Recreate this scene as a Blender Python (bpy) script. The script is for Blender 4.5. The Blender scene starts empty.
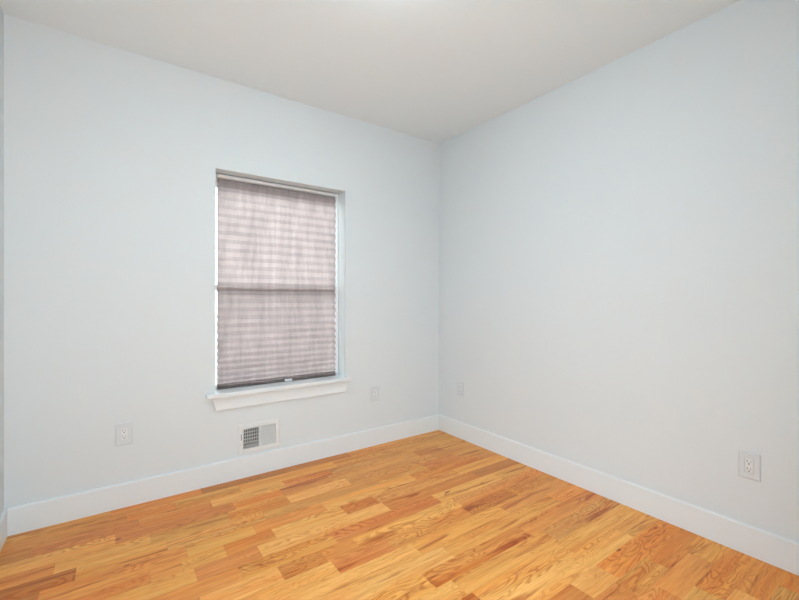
import bpy, bmesh, math, random
from mathutils import Vector, Matrix
random.seed(7)
S = bpy.context.scene
C = S.collection
PI = math.pi

# ---------------------------------------------------------------- camera
F, YAW, PITCH, ROLL = 400.47, 0.61797, -0.00222, 0.00197
CAM = Vector((-2.4036, -2.7598, 1.1820))
cd = bpy.data.cameras.new('camera')
cam = bpy.data.objects.new('camera', cd); C.objects.link(cam)
cd.sensor_fit = 'HORIZONTAL'; cd.sensor_width = 36.0; cd.lens = F * 36.0 / 799.0
cd.clip_start = 0.02; cd.clip_end = 200
fw = Vector((math.sin(YAW)*math.cos(PITCH), math.cos(YAW)*math.cos(PITCH), math.sin(PITCH)))
rt = Vector((math.cos(YAW), -math.sin(YAW), 0)); up = rt.cross(fw)
r2 = rt*math.cos(ROLL) + up*math.sin(ROLL); u2 = up*math.cos(ROLL) - rt*math.sin(ROLL)
m3 = Matrix((r2, u2, -fw)).transposed()
cam.matrix_world = Matrix.Translation(CAM) @ m3.to_4x4()
S.camera = cam

# ---------------------------------------------------------------- world, exposure, lights
SKY = 11.0
W = bpy.data.worlds.new('world'); S.world = W; W.use_nodes = True
nt = W.node_tree; bg = nt.nodes['Background']
bg.inputs[1].default_value = SKY
_tc = nt.nodes.new('ShaderNodeTexCoord'); _sp = nt.nodes.new('ShaderNodeSeparateXYZ'); _cr = nt.nodes.new('ShaderNodeValToRGB')
nt.links.new(_tc.outputs['Generated'], _sp.inputs[0]); nt.links.new(_sp.outputs[2], _cr.inputs[0]); nt.links.new(_cr.outputs[0], bg.inputs[0])
_cr.color_ramp.elements[0].position = 0.0; _cr.color_ramp.elements[0].color = (0.45, 0.49, 0.51, 1)      # hazy horizon
_cr.color_ramp.elements[1].position = 0.7; _cr.color_ramp.elements[1].color = (1.55, 1.70, 1.80, 1)      # bright overcast overhead
S.view_settings.view_transform = 'Standard'; S.view_settings.look = 'None'
S.view_settings.exposure = 0.13; S.view_settings.gamma = 1.0
S.view_settings.use_curve_mapping = False

H = 2.592; L = -2.853; D = -3.05           # room height, left wall x, rear wall y
LAMP = Vector((-1.53, -1.46, H))
LAMP_STRENGTH = 84.0; LAMP_COLOR = (0.77, 0.988, 1.11)
DOOR = (-2.78, -1.92, 2.08)              # doorway in the rear wall
ad = bpy.data.lights.new('doorway_fill', 'AREA'); ad.shape = 'RECTANGLE'  # added fill light, unseen behind the camera, lifts ceiling and walls
ad.size = 0.84; ad.size_y = 1.0; ad.energy = 21; ad.color = (0.77, 0.988, 1.11)
al = bpy.data.objects.new('doorway_fill', ad); C.objects.link(al)
al.location = ((DOOR[0]+DOOR[1])/2, D-0.06, 0.62); al.rotation_euler = (PI/2+0.50, 0, -0.12)

# ---------------------------------------------------------------- materials
def mat(name, col, rough=0.6, bump=None, spec=0.5, metal=0.0, jitter=0.0):
    m = bpy.data.materials.new(name); m.use_nodes = True
    t = m.node_tree; b = t.nodes['Principled BSDF']
    b.inputs['Base Color'].default_value = (*col, 1); b.inputs['Roughness'].default_value = rough
    b.inputs['Specular IOR Level'].default_value = spec; b.inputs['Metallic'].default_value = metal
    tc = t.nodes.new('ShaderNodeTexCoord')
    if bump:
        n = t.nodes.new('ShaderNodeTexNoise'); n.inputs['Scale'].default_value = bump[0]; n.inputs['Detail'].default_value = 4
        t.links.new(tc.outputs['Object'], n.inputs['Vector'])
        bp = t.nodes.new('ShaderNodeBump'); bp.inputs['Strength'].default_value = bump[1]; bp.inputs['Distance'].default_value = 0.001
        t.links.new(n.outputs['Fac'], bp.inputs['Height']); t.links.new(bp.outputs['Normal'], b.inputs['Normal'])
    if jitter:
        n = t.nodes.new('ShaderNodeTexNoise'); n.inputs['Scale'].default_value = 1.3; n.inputs['Detail'].default_value = 2
        t.links.new(tc.outputs['Object'], n.inputs['Vector'])
        mr = t.nodes.new('ShaderNodeMapRange'); mr.inputs['To Min'].default_value = 1-jitter; mr.inputs['To Max'].default_value = 1+jitter
        t.links.new(n.outputs['Fac'], mr.inputs['Value'])
        v = t.nodes.new('ShaderNodeVectorMath'); v.operation = 'SCALE'; v.inputs[0].default_value = col
        t.links.new(mr.outputs[0], v.inputs['Scale']); t.links.new(v.outputs[0], b.inputs['Base Color'])
    return m
M_wall = mat('wall_paint', (0.705, 0.732, 0.740), 0.75, (180, 0.25), 0.25, jitter=0.012)
M_ceil = mat('ceiling_paint', (0.805, 0.84, 0.85), 0.9, (160, 0.2), 0.1, jitter=0.01)
M_trim = mat('trim_paint', (0.765, 0.79, 0.797), 0.38, (60, 0.05), 0.45)
M_vinyl = mat('window_vinyl', (0.88, 0.89, 0.89), 0.4)
M_plate = mat('outlet_plastic', (0.65, 0.675, 0.69), 0.35)
M_recep = mat('receptacle_plastic', (0.74, 0.755, 0.76), 0.3)
M_slot = mat('slot_dark', (0.12, 0.115, 0.11), 0.8)
M_screw = mat('painted_screw', (0.55, 0.56, 0.56), 0.4, metal=0.3)
M_vent = mat('vent_enamel', (0.74, 0.75, 0.745), 0.4)
M_duct = mat('duct_metal', (0.10, 0.10, 0.095), 0.7)
M_rail = mat('shade_rail', (0.74, 0.745, 0.73), 0.4)
M_ground = mat('outside_ground', (0.13, 0.125, 0.12), 0.9, (3, 0.5))

def emis(name, col, st):
    m = bpy.data.materials.new(name); m.use_nodes = True
    b = m.node_tree.nodes['Principled BSDF']
    b.inputs['Base Color'].default_value = (0.9, 0.9, 0.9, 1)
    b.inputs['Emission Color'].default_value = (*col, 1); b.inputs['Emission Strength'].default_value = st
    return m
M_lamp = emis('lamp_diffuser', LAMP_COLOR, LAMP_STRENGTH)

def glass():
    m = bpy.data.materials.new('window_glass'); m.use_nodes = True
    t = m.node_tree; t.nodes.clear()
    o = t.nodes.new('ShaderNodeOutputMaterial'); mx = t.nodes.new('ShaderNodeMixShader')
    tr = t.nodes.new('ShaderNodeBsdfTransparent'); tr.inputs[0].default_value = (0.93, 0.96, 0.95, 1)
    gl = t.nodes.new('ShaderNodeBsdfGlossy'); gl.inputs['Roughness'].default_value = 0.02
    fr = t.nodes.new('ShaderNodeFresnel'); fr.inputs[0].default_value = 1.45
    t.links.new(fr.outputs[0], mx.inputs[0]); t.links.new(tr.outputs[0], mx.inputs[1]); t.links.new(gl.outputs[0], mx.inputs[2])
    t.links.new(mx.outputs[0], o.inputs[0]); return m
M_glass = glass()

def screen():
    m = bpy.data.materials.new('insect_screen'); m.use_nodes = True
    t = m.node_tree; t.nodes.clear()
    o = t.nodes.new('ShaderNodeOutputMaterial'); mx = t.nodes.new('ShaderNodeMixShader'); mx.inputs[0].default_value = 0.10
    tr = t.nodes.new('ShaderNodeBsdfTransparent'); df = t.nodes.new('ShaderNodeBsdfDiffuse'); df.inputs[0].default_value = (0.10, 0.10, 0.10, 1)
    t.links.new(tr.outputs[0], mx.inputs[1]); t.links.new(df.outputs[0], mx.inputs[2]); t.links.new(mx.outputs[0], o.inputs[0]); return m
M_screen = screen()

def fabric():
    m = bpy.data.materials.new('pleated_fabric'); m.use_nodes = True
    t = m.node_tree; t.nodes.clear(); N = t.nodes.new; K = t.links.new
    o = N('ShaderNodeOutputMaterial'); mx = N('ShaderNodeMixShader'); mx.inputs[0].default_value = 0.70
    tc = N('ShaderNodeTexCoord')
    def stretched(sx, sz, det):
        mp = N('ShaderNodeMapping'); mp.inputs['Scale'].default_value = (sx, 0.01, sz); K(tc.outputs['Object'], mp.inputs['Vector'])
        n = N('ShaderNodeTexNoise'); n.inputs['Scale'].default_value = 1; n.inputs['Detail'].default_value = det; n.inputs['Roughness'].default_value = 0.65
        K(mp.outputs[0], n.inputs['Vector']); return n.outputs['Fac']
    a = stretched(34, 5, 5); b = stretched(160, 120, 3); c = stretched(9, 1.5, 2)
    def mth(op, x, y):
        q = N('ShaderNodeMath'); q.operation = op
        for i, v in enumerate((x, y)):
            if isinstance(v, (int, float)): q.inputs[i].default_value = v
            else: K(v, q.inputs[i])
        return q.outputs[0]
    s = mth('ADD', mth('ADD', mth('MULTIPLY', a, 0.55), mth('MULTIPLY', b, 0.28)), mth('MULTIPLY', c, 0.37))   # mean ~0.6
    f = N('ShaderNodeMapRange'); f.inputs['From Min'].default_value = 0.38; f.inputs['From Max'].default_value = 0.82
    f.inputs['To Min'].default_value = 0.48; f.inputs['To Max'].default_value = 1.45; K(s, f.inputs['Value'])
    v = N('ShaderNodeVectorMath'); v.operation = 'SCALE'; v.inputs[0].default_value = (0.325, 0.260, 0.252); K(f.outputs[0], v.inputs['Scale'])
    tl = N('ShaderNodeBsdfTranslucent'); K(v.outputs[0], tl.inputs[0])
    df = N('ShaderNodeBsdfDiffuse'); df.inputs[0].default_value = (0.56, 0.49, 0.48, 1)
    K(df.outputs[0], mx.inputs[1]); K(tl.outputs[0], mx.inputs[2]); K(mx.outputs[0], o.inputs[0]); return m
M_fabric = fabric()

def oak():
    m = bpy.data.materials.new('oak_strip_floor'); m.use_nodes = True
    t = m.node_tree; N = t.nodes.new; K = t.links.new; b = t.nodes['Principled BSDF']
    tc = N('ShaderNodeTexCoord')
    tone = N('ShaderNodeAttribute'); tone.attribute_name = 'tone'
    seed = N('ShaderNodeAttribute'); seed.attribute_name = 'seed'
    def mth(op, x, y=0.0, z=None):
        q = N('ShaderNodeMath'); q.operation = op
        for i, v in enumerate((x, y, z)):
            if v is None: continue
            if isinstance(v, (int, float)): q.inputs[i].default_value = v
            else: K(v, q.inputs[i])
        return q.outputs[0]
    off = N('ShaderNodeVectorMath'); off.operation = 'MULTIPLY_ADD'
    K(seed.outputs['Color'], off.inputs[0]); off.inputs[1].default_value = (37, 23, 41); K(tc.outputs['Object'], off.inputs[2])
    def noise(sc, det, rough=0.5, dist=0.0):
        mp = N('ShaderNodeMapping'); mp.inputs['Scale'].default_value = sc; K(off.outputs[0], mp.inputs['Vector'])
        n = N('ShaderNodeTexNoise'); n.inputs['Scale'].default_value = 1; n.inputs['Detail'].default_value = det
        n.inputs['Roughness'].default_value = rough; n.inputs['Distortion'].default_value = dist
        K(mp.outputs[0], n.inputs['Vector']); return n.outputs['Fac']
    def rng(v, a, c, lo, hi, smooth=False):
        q = N('ShaderNodeMapRange'); q.inputs['From Min'].default_value = a; q.inputs['From Max'].default_value = c
        q.inputs['To Min'].default_value = lo; q.inputs['To Max'].default_value = hi
        if smooth: q.interpolation_type = 'SMOOTHSTEP'
        K(v, q.inputs['Value']); return q.outputs[0]
    # growth-ring contours (cathedral figure), softened by a second field
    n1 = noise((2.3, 12.0, 1.0), 2.0, 0.5, 0.5)
    rings = mth('SINE', mth('MULTIPLY', n1, 120.0))
    ring = rng(rings, -0.2, 1.0, 0.0, 1.0, True)
    band = noise((1.1, 7.0, 1.0), 2.0)                       # where the figure is strong
    bandm = rng(band, 0.38, 0.66, 0.15, 1.0, True)
    streak = rng(noise((2.2, 46.0, 1.0), 4.0, 0.6), 0.35, 0.72, 0.0, 1.0)
    pore = rng(noise((9.0, 260.0, 1.0), 3.0, 0.6), 0.5, 0.75, 0.0, 1.0)
    dark = rng(noise((1.6, 17.0, 1.0), 3.0, 0.55, 0.8), 0.60, 0.71, 0.0, 1.0, True)
    knot = rng(noise((6.0, 17.0, 1.0), 2.0, 0.5), 0.735, 0.775, 0.0, 1.0, True)
    col = tone.outputs['Color']
    def mixc(fac, mul):
        nonlocal col
        q = N('ShaderNodeMix'); q.data_type = 'RGBA'; q.blend_type = 'MULTIPLY'
        K(fac, q.inputs[0]); K(col, q.inputs[6]); q.inputs[7].default_value = (*mul, 1); col = q.outputs[2]
    hue = rng(noise((1.0, 12.0, 1.0), 3.0, 0.55, 0.6), 0.42, 0.68, 0.0, 1.0, True)
    mixc(hue, (0.97, 0.78, 0.56))
    mixc(mth('MULTIPLY', ring, bandm), (0.77, 0.57, 0.36))
    mixc(streak, (0.83, 0.68, 0.50))
    mixc(pore, (0.78, 0.66, 0.54))
    mixc(dark, (0.66, 0.40, 0.23))
    mixc(knot, (0.42, 0.22, 0.14))
    K(col, b.inputs['Base Color'])
    b.inputs['Roughness'].default_value = 0.36; b.inputs['Specular IOR Level'].default_value = 0.35
    bp = N('ShaderNodeBump'); bp.inputs['Strength'].default_value = 0.15; bp.inputs['Distance'].default_value = 0.0006
    K(pore, bp.inputs['Height']); K(bp.outputs['Normal'], b.inputs['Normal'])
    return m
M_oak = oak()

# ---------------------------------------------------------------- mesh helpers
def bx(bm, x0, x1, y0, y1, z0, z1, mi=0):
    v = [bm.verts.new((x, y, z)) for x in (x0, x1) for y in (y0, y1) for z in (z0, z1)]
    fs = []
    for q in ((0,1,3,2), (4,6,7,5), (0,4,5,1), (2,3,7,6), (0,2,6,4), (1,5,7,3)):
        f = bm.faces.new([v[i] for i in q]); f.material_index = mi; fs.append(f)
    return fs
def link(name, bm, m, parent=None, bevel=0.0, seg=2, smooth=False, loc=None):
    bmesh.ops.recalc_face_normals(bm, faces=bm.faces)
    me = bpy.data.meshes.new(name); bm.to_mesh(me); bm.free()
    for k in (m if isinstance(m, (list, tuple)) else [m]): me.materials.append(k)
    o = bpy.data.objects.new(name, me); C.objects.link(o)
    if smooth:
        for p in me.polygons: p.use_smooth = True
    if parent: o.parent = parent
    if loc: o.location = loc
    if bevel:
        md = o.modifiers.new('bevel', 'BEVEL'); md.width = bevel; md.segments = seg; md.limit_method = 'ANGLE'
    return o
def box_obj(name, dims, m, parent=None, bevel=0.0):
    bm = bmesh.new()
    for d in (dims if isinstance(dims[0], (list, tuple)) else [dims]): bx(bm, *d)
    return link(name, bm, m, parent, bevel)
def struct(o): o['kind'] = 'structure'; return o
def thing(name, label, cat, loc=(0, 0, 0), rotz=0.0, group=None):
    o = bpy.data.objects.new(name, None); C.objects.link(o); o.empty_display_size = 0.1
    o.location = loc; o.rotation_euler = (0, 0, rotz)
    o['label'] = label; o['category'] = cat
    if group: o['group'] = group
    return o
def disc(bm, cx, cz, y0, y1, r, n=20, axis='y'):
    a = []; b = []
    for i in range(n):
        c, s = math.cos(2*PI*i/n)*r, math.sin(2*PI*i/n)*r
        a.append(bm.verts.new((cx+c, y0, cz+s))); b.append(bm.verts.new((cx+c, y1, cz+s)))
    bm.faces.new(a); bm.faces.new(b[::-1])
    for i in range(n): bm.faces.new((a[i], a[(i+1) % n], b[(i+1) % n], b[i]))

# ---------------------------------------------------------------- structure
T = 0.20
WX0, WX1, WZ0, WZ1 = -1.881, -0.955, 0.556, 2.014     # window opening
VX0, VX1, VZ0, VZ1 = -1.712, -1.493, 0.186, 0.326     # duct opening behind the vent
# window wall with its two openings
struct(box_obj('wall_back', [
    (L-T, WX0, 0, T, VZ1, H), (WX1, T, 0, T, VZ1, H), (WX0, WX1, 0, T, WZ1, H), (WX0, WX1, 0, T, VZ1, WZ0),
    (L-T, VX0, 0, T, 0, VZ1), (VX1, T, 0, T, 0, VZ1), (VX0, VX1, 0, T, 0, VZ0), (VX0, VX1, 0.12, T, VZ0, VZ1)], M_wall))
struct(box_obj('wall_right', (0, T, D-T, 0, 0, H), M_wall))
struct(box_obj('wall_left', (L-T, L, D-T, 0, 0, H), M_wall))
struct(box_obj('wall_rear', [(L, DOOR[0], D-0.12, D, 0, H), (DOOR[1], 0, D-0.12, D, 0, H), (DOOR[0], DOOR[1], D-0.12, D, DOOR[2], H)], M_wall))
struct(box_obj('ceiling', (L-T, T, D-1.4, T, H, H+0.12), M_ceil))
# a stub of the hall beyond the open doorway
struct(box_obj('wall_hall', [(L-T, T, D-1.4-T, D-1.4, 0, H)], M_wall))

# ---- floor: strips run along the window wall; (start x, tone) from left to right for each row
TONES = {'L': (223, 178, 118), 'P': (226, 180, 128), 'H': (208, 156, 93), 'Y': (216, 167, 102), 'O': (210, 142, 82),
         'B': (214, 140, 66), 'R': (200, 126, 78), 'D': (184, 118, 64), 'K': (166, 98, 50), 'G': (205, 152, 102)}
def lin(c): return tuple(((v/255+0.055)/1.055)**2.4 if v > 10 else v/255/12.92 for v in c)
ROW = 0.101
rows = {
 0: [(L, 'H'), (-2.42, 'O'), (-1.97, 'K'), (-1.45, 'D'), (-0.95, 'H'), (-0.35, 'Y')],
 1: [(L, 'O'), (-2.35, 'O'), (-2.12, 'Y'), (-1.77, 'L'), (-1.12, 'H'), (-0.60, 'H')],
 2: [(L, 'D'), (-2.72, 'R'), (-2.30, 'O'), (-1.95, 'L'), (-1.52, 'O'), (-1.2, 'G'), (-0.58, 'H')],
 3: [(L, 'L'), (-2.40, 'R'), (-1.85, 'O'), (-1.57, 'O'), (-1.25, 'G'), (-0.53, 'D'), (-0.30, 'H')],
 4: [(L, 'O'), (-2.62, 'L'), (-2.26, 'H'), (-1.90, 'H'), (-1.57, 'P'), (-1.17, 'G'), (-0.45, 'G')],
 5: [(L, 'D'), (-2.54, 'L'), (-2.2, 'P'), (-1.74, 'G'), (-1.03, 'H'), (-0.62, 'R'), (-0.30, 'H')],
 6: [(L, 'K'), (-2.65, 'O'), (-2.13, 'Y'), (-1.82, 'O'), (-1.43, 'L'), (-0.79, 'B'), (-0.20, 'O')],
 7: [(L, 'O'), (-2.28, 'O'), (-2.16, 'Y'), (-1.98, 'O'), (-1.75, 'L'), (-1.36, 'D'), (-1.15, 'G'), (-0.50, 'Y')],
 8: [(L, 'O'), (-2.45, 'L'), (-2.12, 'R'), (-1.85, 'P'), (-1.14, 'D'), (-0.42, 'K')],
 9: [(L, 'L'), (-2.42, 'O'), (-1.96, 'Y'), (-1.52, 'R'), (-0.85, 'L'), (-0.32, 'Y')],
 10: [(L, 'H'), (-2.45, 'D'), (-2.13, 'P'), (-1.82, 'D'), (-1.62, 'O'), (-1.45, 'L'), (-0.78, 'G')],
 11: [(L, 'O'), (-2.30, 'L'), (-1.61, 'R'), (-1.32, 'H'), (-0.80, 'D'), (-0.42, 'H')],
 12: [(L, 'H'), (-2.10, 'L'), (-1.24, 'H'), (-0.62, 'O')],
 13: [(L, 'Y'), (-1.95, 'P'), (-1.13, 'H'), (-0.28, 'O')],
 14: [(L, 'O'), (-1.88, 'Y'), (-1.33, 'O'), (-0.70, 'O')],
 15: [(L, 'D'), (-1.90, 'L'), (-1.25, 'Y'), (-0.63, 'G')],
 16: [(L, 'O'), (-1.75, 'H'), (-1.29, 'K'), (-1.23, 'L'), (-0.66, 'Y')],
 17: [(L, 'L'), (-1.60, 'O'), (-1.22, 'L'), (-0.70, 'L'), (-0.30, 'H')],
 18: [(L, 'O'), (-1.3, 'D'), (-0.86, 'P'), (-0.66, 'B'), (-0.10, 'B')],
 19: [(L, 'Y'), (-1.2, 'D'), (-0.70, 'H'), (-0.42, 'B')],
 20: [(L, 'L'), (-1.1, 'O'), (-0.58, 'O'), (-0.22, 'H')],
 21: [(L, 'H'), (-0.9, 'Y'), (-0.45, 'B')],
 22: [(L, 'O'), (-0.8, 'L'), (-0.33, 'B')],
 23: [(L, 'L'), (-0.6, 'H'), (-0.16, 'B')],
}
def build_floor():
    bm = bmesh.new(); tl = bm.loops.layers.float_color.new('tone'); sl = bm.loops.layers.float_color.new('seed')
    rnd = random.Random(11)
    n = int((1.4 - D) / ROW) + 1
    for r in range(n):
        if r in rows: pl = rows[r]
        else:
            pl = []; x = L + rnd.uniform(-0.5, 0)
            while x < -0.1: pl.append((max(x, L), rnd.choice('LLHHYOOBRG'))); x += rnd.uniform(0.4, 1.0)
        y1 = -r*ROW; y0 = max(y1-ROW, D-1.4)
        for i, (x0, tn) in enumerate(pl):
            x1 = pl[i+1][0] if i+1 < len(pl) else 0.0
            if x1-x0 < 0.01: continue
            k = rnd.uniform(0.94, 1.06); t0 = TONES[tn]; c = lin([q*0.62+(214, 156, 92)[j]*0.38 for j, q in enumerate(t0)])
            c = tuple(v*g*k*rnd.uniform(0.985, 1.015) for v, g in zip(c, (1.42, 1.35, 1.02)))
            sd = (rnd.random(), rnd.random(), rnd.random(), 1)
            for f in bx(bm, x0+0.0003, x1-0.0003, y0+0.0003, y1-0.0003, -0.018, 0.0):
                for lp in f.loops: lp[tl] = (*c, 1); lp[sl] = sd
    for f in bx(bm, L-T, T, D-1.4, T, -0.06, -0.018):
        for lp in f.loops: lp[tl] = (0.10, 0.06, 0.03, 1); lp[sl] = (0, 0, 0, 1)
    return struct(link('floor', bm, M_oak))
build_floor()

# ---- baseboards: flat board with an eased top edge
BH, BT = 0.1365, 0.015
def baseboard(name, p0, p1, nrm):
    bm = bmesh.new()
    prof = [(0, 0), (BT, 0), (BT, BH-0.006), (BT-0.002, BH-0.002), (BT-0.006, BH), (0, BH)]
    ends = []
    for p in (p0, p1):
        ends.append([bm.verts.new((p[0]+nrm[0]*d, p[1]+nrm[1]*d, z)) for d, z in prof])
    a, b = ends
    bm.faces.new(a); bm.faces.new(b[::-1])
    for i in range(len(prof)): bm.faces.new((a[i], a[(i+1) % 6], b[(i+1) % 6], b[i]))
    return struct(link(name, bm, M_trim))
baseboard('baseboard_back', (L+BT, 0, 0), (-BT, 0, 0), (0, -1))
baseboard('baseboard_right', (0, 0, 0), (0, D, 0), (-1, 0))
baseboard('baseboard_left', (L, 0, 0), (L, D, 0), (1, 0))
baseboard('baseboard_rear', (DOOR[1]+0.07, D, 0), (-BT, D, 0), (0, 1))
# flat casing round the open doorway behind the camera
struct(box_obj('trim_1', [(DOOR[1], DOOR[1]+0.065, D, D+0.016, 0, DOOR[2]+0.065), (DOOR[0], DOOR[1], D, D+0.016, DOOR[2], DOOR[2]+0.065)], M_trim, bevel=0.002))

# ---------------------------------------------------------------- window
win = bpy.data.objects.new('window_1', None); C.objects.link(win); win.location = (0, 0, 0); win['kind'] = 'structure'
FY0, FY1 = 0.128, 0.20
fwid = 0.009; SZ = 0.581                              # SZ: top of the stool
box_obj('window_frame', [(WX0, WX0+fwid, FY0, FY1, SZ, WZ1), (WX1-fwid, WX1, FY0, FY1, SZ, WZ1),
                         (WX0+fwid, WX1-fwid, FY0, FY1, WZ1-0.045, WZ1), (WX0+fwid, WX1-fwid, FY0, FY1, SZ, SZ+0.012)], M_vinyl, win, 0.001)
def sash(z0, z1, y0, y1, st, top, bot):
    x0, x1 = WX0+fwid, WX1-fwid
    s = box_obj('sash', [(x0, x0+st, y0, y1, z0, z1), (x1-st, x1, y0, y1, z0, z1), (x0+st, x1-st, y0, y1, z1-top, z1), (x0+st, x1-st, y0, y1, z0, z0+bot)], M_vinyl, win, 0.0015)
    box_obj('pane', (x0+st, x1-st, (y0+y1)/2-0.002, (y0+y1)/2+0.002, z0+bot, z1-top), M_glass, s)
MR = 1.245
sash(MR-0.005, WZ1-0.045, 0.166, 0.190, 0.014, 0.030, 0.038)      # upper sash, outer track
sash(SZ+0.012, MR+0.030, 0.136, 0.160, 0.015, 0.036, 0.014)        # lower sash, inner track
box_obj('screen', (WX0+fwid+0.004, WX1-fwid-0.004, 0.193, 0.194, SZ+0.02, MR), M_screen, win)
# stool with horns and the tapered apron under it
def prism(name, pts, y0, y1, m, parent, bevel):
    bm = bmesh.new(); a = [bm.verts.new((x, y0, z)) for x, z in pts]; b = [bm.verts.new((x, y1, z)) for x, z in pts]
    bm.faces.new(a); bm.faces.new(b[::-1]); n = len(pts)
    for i in range(n): bm.faces.new((a[i], a[(i+1) % n], b[(i+1) % n], b[i]))
    return link(name, bm, m, parent, bevel)
bm = bmesh.new()
pts = [(-1.938, -0.042), (-0.925, -0.042), (-0.925, 0.0), (WX1, 0.0), (WX1, FY0), (WX0, FY0), (WX0, 0.0), (-1.938, 0.0)]
a = [bm.verts.new((x, y, SZ-0.027)) for x, y in pts]; b = [bm.verts.new((x, y, SZ)) for x, y in pts]
bm.faces.new(a); bm.faces.new(b[::-1])
for i in range(len(pts)): bm.faces.new((a[i], a[(i+1) % 8], b[(i+1) % 8], b[i]))
link('window_sill', bm, M_trim, win, 0.004, 3)
prism('apron', [(-1.905, SZ-0.027), (-0.935, SZ-0.027), (-0.962, 0.470), (-1.880, 0.470)], -0.016, 0.0, M_trim, win, 0.002)
# ground outside the window
struct(box_obj('ground_outside', (-30, 30, 0.6, 50, -1.2, -1.0), M_ground))

# ---------------------------------------------------------------- pleated shade (a thing hanging in the opening)
shade = thing('pleated_shade', 'pinkish white pleated fabric window shade lowered to the white sill', 'window shade', (-1.43, 0.10, 1.99))
SX0, SX1 = -1.852, -0.990
YC = 0.103
box_obj('head_rail', (SX0+1.43, SX1+1.43, -0.012, 0.016, -0.005, 0.017), M_rail, shade, 0.002)
def build_fabric():
    bm = bmesh.new()
    zs = [1.984]; pers = []
    z = 1.984; bottom = 0.588
    # fold pitch shrinks towards the bottom, where the last folds lie stacked
    pitch = [0.0555]*13 + [0.055, 0.054, 0.053, 0.052, 0.051, 0.050, 0.048, 0.046, 0.044, 0.041, 0.038, 0.036, 0.032, 0.014, 0.011]
    k = (1.984-bottom)/sum(pitch); pitch = [p*k for p in pitch]
    half = 0.0330
    prof = [(0.0, z)]
    for p in pitch:
        dz = p/2; dy = math.sqrt(max(half**2-dz**2, 0.00004))
        dy = min(dy, 0.020)
        prof.append((dy, z-dz)); prof.append((0.0, z-p)); z -= p
    ymid = [(-1)*dy for dy, _ in prof]
    nx = 40; rnd = random.Random(3)
    grid = []
    for j, (dy, zz) in enumerate(prof):
        row = []
        e0 = rnd.uniform(-0.0012, 0.0012); ph = rnd.uniform(0, 6)
        for i in range(nx+1):
            u = i/nx; x = SX0 + (SX1-SX0)*u
            w = 0.0006*math.sin(u*9+ph)
            # folds point to the room on even vertices
            y = 0.010 - dy + w - max(0, j-(len(prof)-5))*0.002
            row.append(bm.verts.new((x+1.43+(e0 if i in (0, nx) else 0), y, zz-1.99+w)))
        grid.append(row)
    for j in range(len(grid)-1):
        for i in range(nx): bm.faces.new((grid[j][i], grid[j][i+1], grid[j+1][i+1], grid[j+1][i]))
    return link('fabric', bm, M_fabric, shade)
build_fabric()
br = box_obj('bottom_rail', (SX0+1.43, SX1+1.43, -0.012, 0.012, 0.5822-1.99, 0.588-1.99), M_fabric, shade, 0.002)
box_obj('pull_tab', [(0.030, 0.085, -0.0155, -0.012, 0.584-1.99, 0.600-1.99), (0.030, 0.085, -0.030, -0.0155, 0.584-1.99, 0.587-1.99)], M_rail, shade, 0.0008)

# ---------------------------------------------------------------- outlets
def make_outlet(label):
    # built facing -y with its back on y = 0, origin at plate centre
    t = thing('wall_outlet', label, 'outlet', group='wall outlets with rectangular inserts')
    bm = bmesh.new()
    w, h, d = 0.0395, 0.060, 0.0075
    # plate: bevelled ring with the insert opening
    iw, ih = 0.0170, 0.0340
    o0 = [(-w, -h), (w, -h), (w, h), (-w, h)]; o1 = [(s*(w-0.003), q*(h-0.003)) for s, q in ((-1,-1), (1,-1), (1,1), (-1,1))]
    i1 = [(s*iw, q*ih) for s, q in ((-1,-1), (1,-1), (1,1), (-1,1))]
    R = [[bm.verts.new((x, 0, z)) for x, z in o0], [bm.verts.new((x, -d+0.002, z)) for x, z in o0], [bm.verts.new((x, -d, z)) for x, z in o1],
         [bm.verts.new((x, -d, z)) for x, z in i1], [bm.verts.new((x, -0.001, z)) for x, z in i1]]
    for A, B in zip(R, R[1:]):
        for i in range(4): bm.faces.new((A[i], A[(i+1) % 4], B[(i+1) % 4], B[i]))
    bm.faces.new(R[-1])
    link('cover_plate', bm, M_plate, t)
    bm = bmesh.new(); bx(bm, -0.0160, 0.0160, -0.0081, -0.0015, -0.0330, 0.0330)
    ins = link('receptacle', bm, M_recep, t, 0.0012)
    for s in (1, -1):
        bm = bmesh.new(); zc = s*0.0165
        bx(bm, -0.0077, -0.0055, -0.0085, -0.0078, zc, zc+0.0088)
        bx(bm, 0.0055, 0.0075, -0.0085, -0.0078, zc+0.001, zc+0.0082)
        disc(bm, 0, zc-0.0070, -0.0085, -0.0078, 0.0031, 14)
        link('socket', bm, M_slot, ins)
    for s in (1, -1):
        bm = bmesh.new(); disc(bm, 0, s*0.0480, -0.0081, -0.0072, 0.0026, 14)
        link('screw', bm, M_screw, t)
    return t
def copy_tree(o, parent=None):
    c = o.copy(); C.objects.link(c)
    if parent: c.parent = parent
    for ch in [q for q in bpy.data.objects if q.parent == o]: copy_tree(ch, c)
    return c
o1 = make_outlet('white wall outlet on the window wall, left of the window and vent'); o1.location = (-2.360, 0, 0.414)
for lab, loc, rz in (
    ('white wall outlet on the window wall, between the window and the corner', (-0.685, 0, 0.414), 0),
    ('white wall outlet on the right wall, close beside the room corner', (0, -0.283, 0.420), -PI/2),
    ('white wall outlet low on the right wall, farthest from the room corner', (0, -2.188, 0.412), -PI/2)):
    c = copy_tree(o1); c.location = loc; c.rotation_euler = (0, 0, rz); c['label'] = lab

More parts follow.
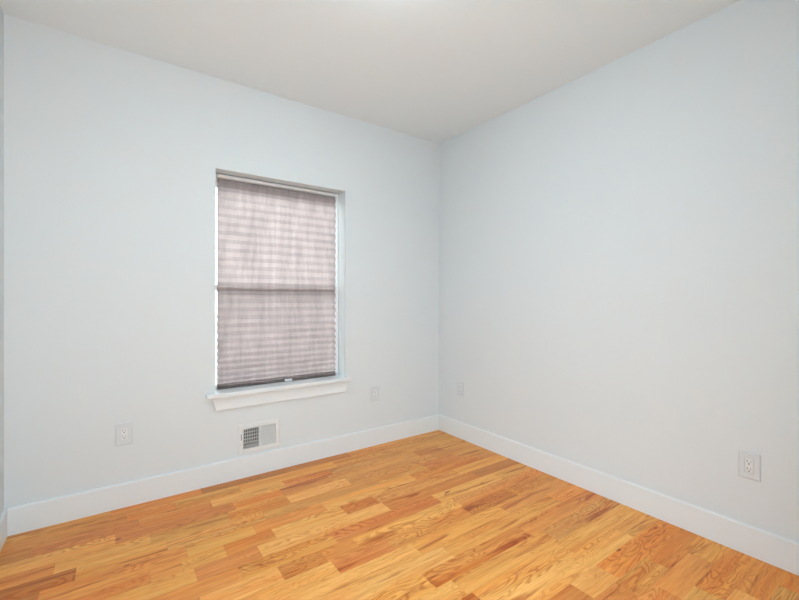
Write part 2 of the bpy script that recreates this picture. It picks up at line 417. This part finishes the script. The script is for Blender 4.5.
# ---------------------------------------------------------------- wall vent
VC = (-1.6045, 0.0, 0.2535)
vent = thing('wall_vent', 'white metal louvered wall vent below the window, above the baseboard', 'vent', VC)
def vent_parts():
    w, h = 0.1415, 0.100; gw, gh = 0.108, 0.068; d = 0.008
    bm = bmesh.new(); sg = ((-1,-1), (1,-1), (1,1), (-1,1))
    R = [[(s*w, 0, q*h) for s, q in sg], [(s*w, -0.003, q*h) for s, q in sg], [(s*(w-0.009), -d, q*(h-0.009)) for s, q in sg],
         [(s*gw, -d, q*gh) for s, q in sg], [(s*gw, 0.012, q*gh) for s, q in sg]]
    V = [[bm.verts.new(p) for p in r] for r in R]
    for A, B in zip(V, V[1:]):
        for i in range(4): bm.faces.new((A[i], A[(i+1) % 4], B[(i+1) % 4], B[i]))
    bx(bm, -0.0040, 0.0040, -d, 0.012, -gh, gh)
    link('frame', bm, M_vent, vent)
    # angled vertical fins, left bank open to this side, right bank turned the other way
    for bank, (x0, x1, ang) in enumerate(((-gw, -0.004, 0.60), (0.004, gw, -0.75))):
        bm = bmesh.new(); n = 9; p = (x1-x0)/n
        for i in range(n if bank else n-0):
            xc = x0 + p*(i+0.5); hw = 0.0058 if bank else 0.0055; th = 0.0006
            dx, dy = math.sin(ang)*hw, math.cos(ang)*hw
            nx, ny = math.cos(ang)*th, -math.sin(ang)*th
            q = [(xc-dx-nx, 0-dy-ny), (xc+dx-nx, dy-ny), (xc+dx+nx, dy+ny), (xc-dx+nx, -dy+ny)]
            a = [bm.verts.new((x, y-0.001, -gh)) for x, y in q]; b = [bm.verts.new((x, y-0.001, gh)) for x, y in q]
            bm.faces.new(a); bm.faces.new(b[::-1])
            for k in range(4): bm.faces.new((a[k], a[(k+1) % 4], b[(k+1) % 4], b[k]))
        link('fins', bm, M_vent, vent)
    bm = bmesh.new()
    for i in range(6):                                  # damper blades behind the fins
        z = -gh + (i+0.5)*2*gh/6
        bx(bm, -gw+0.001, gw-0.001, 0.016, 0.018, z-0.0035, z+0.0035)
    link('damper', bm, M_vent, vent)
    bm = bmesh.new(); bx(bm, -gw-0.001, gw+0.001, 0.100, 0.104, -gh, gh); bx(bm, -gw-0.001, -gw, 0.02, 0.10, -gh, gh)
    bx(bm, gw, gw+0.001, 0.02, 0.10, -gh, gh); bx(bm, -gw, gw, 0.02, 0.10, gh, gh+0.001); bx(bm, -gw, gw, 0.02, 0.10, -gh-0.001, -gh)
    link('duct', bm, M_duct, vent)
    bm = bmesh.new(); bx(bm, -0.1215, -0.1175, -0.0085, -0.0075, -0.006, 0.034)
    sl = link('lever_slot', bm, M_slot, vent)
    bm = bmesh.new(); bx(bm, -0.1230, -0.1160, -0.0150, -0.0085, -0.022, -0.008)
    link('lever', bm, M_vent, vent, 0.001)
    for x, z in ((-0.124, -0.034), (0.126, 0.004)):
        bm = bmesh.new(); disc(bm, x, z, -0.0092, -0.0075, 0.0032, 14); link('screw', bm, M_screw, vent)
vent_parts()

# ---------------------------------------------------------------- ceiling light
lamp = thing('ceiling_light', 'round white flush ceiling light in the middle of the ceiling', 'ceiling light', LAMP)
def lathe(name, prof, m, n=48):
    bm = bmesh.new(); rings = []
    for r, z in prof:
        if r < 1e-6: rings.append([bm.verts.new((0, 0, z))])
        else: rings.append([bm.verts.new((r*math.cos(2*PI*i/n), r*math.sin(2*PI*i/n), z)) for i in range(n)])
    for A, B in zip(rings, rings[1:]):
        for i in range(n):
            j = (i+1) % n
            if len(A) == 1: bm.faces.new((A[0], B[i], B[j]))
            elif len(B) == 1: bm.faces.new((A[i], A[j], B[0]))
            else: bm.faces.new((A[i], A[j], B[j], B[i]))
    return link(name, bm, m, lamp, smooth=True)
lathe('rim', [(0, 0), (0.125, 0), (0.125, -0.012), (0.118, -0.014), (0, -0.014)], M_trim)
lathe('diffuser', [(0, -0.0141), (0.117, -0.0141), (0.115, -0.022), (0.100, -0.036), (0.070, -0.045), (0.035, -0.049), (0, -0.050)], M_lamp)
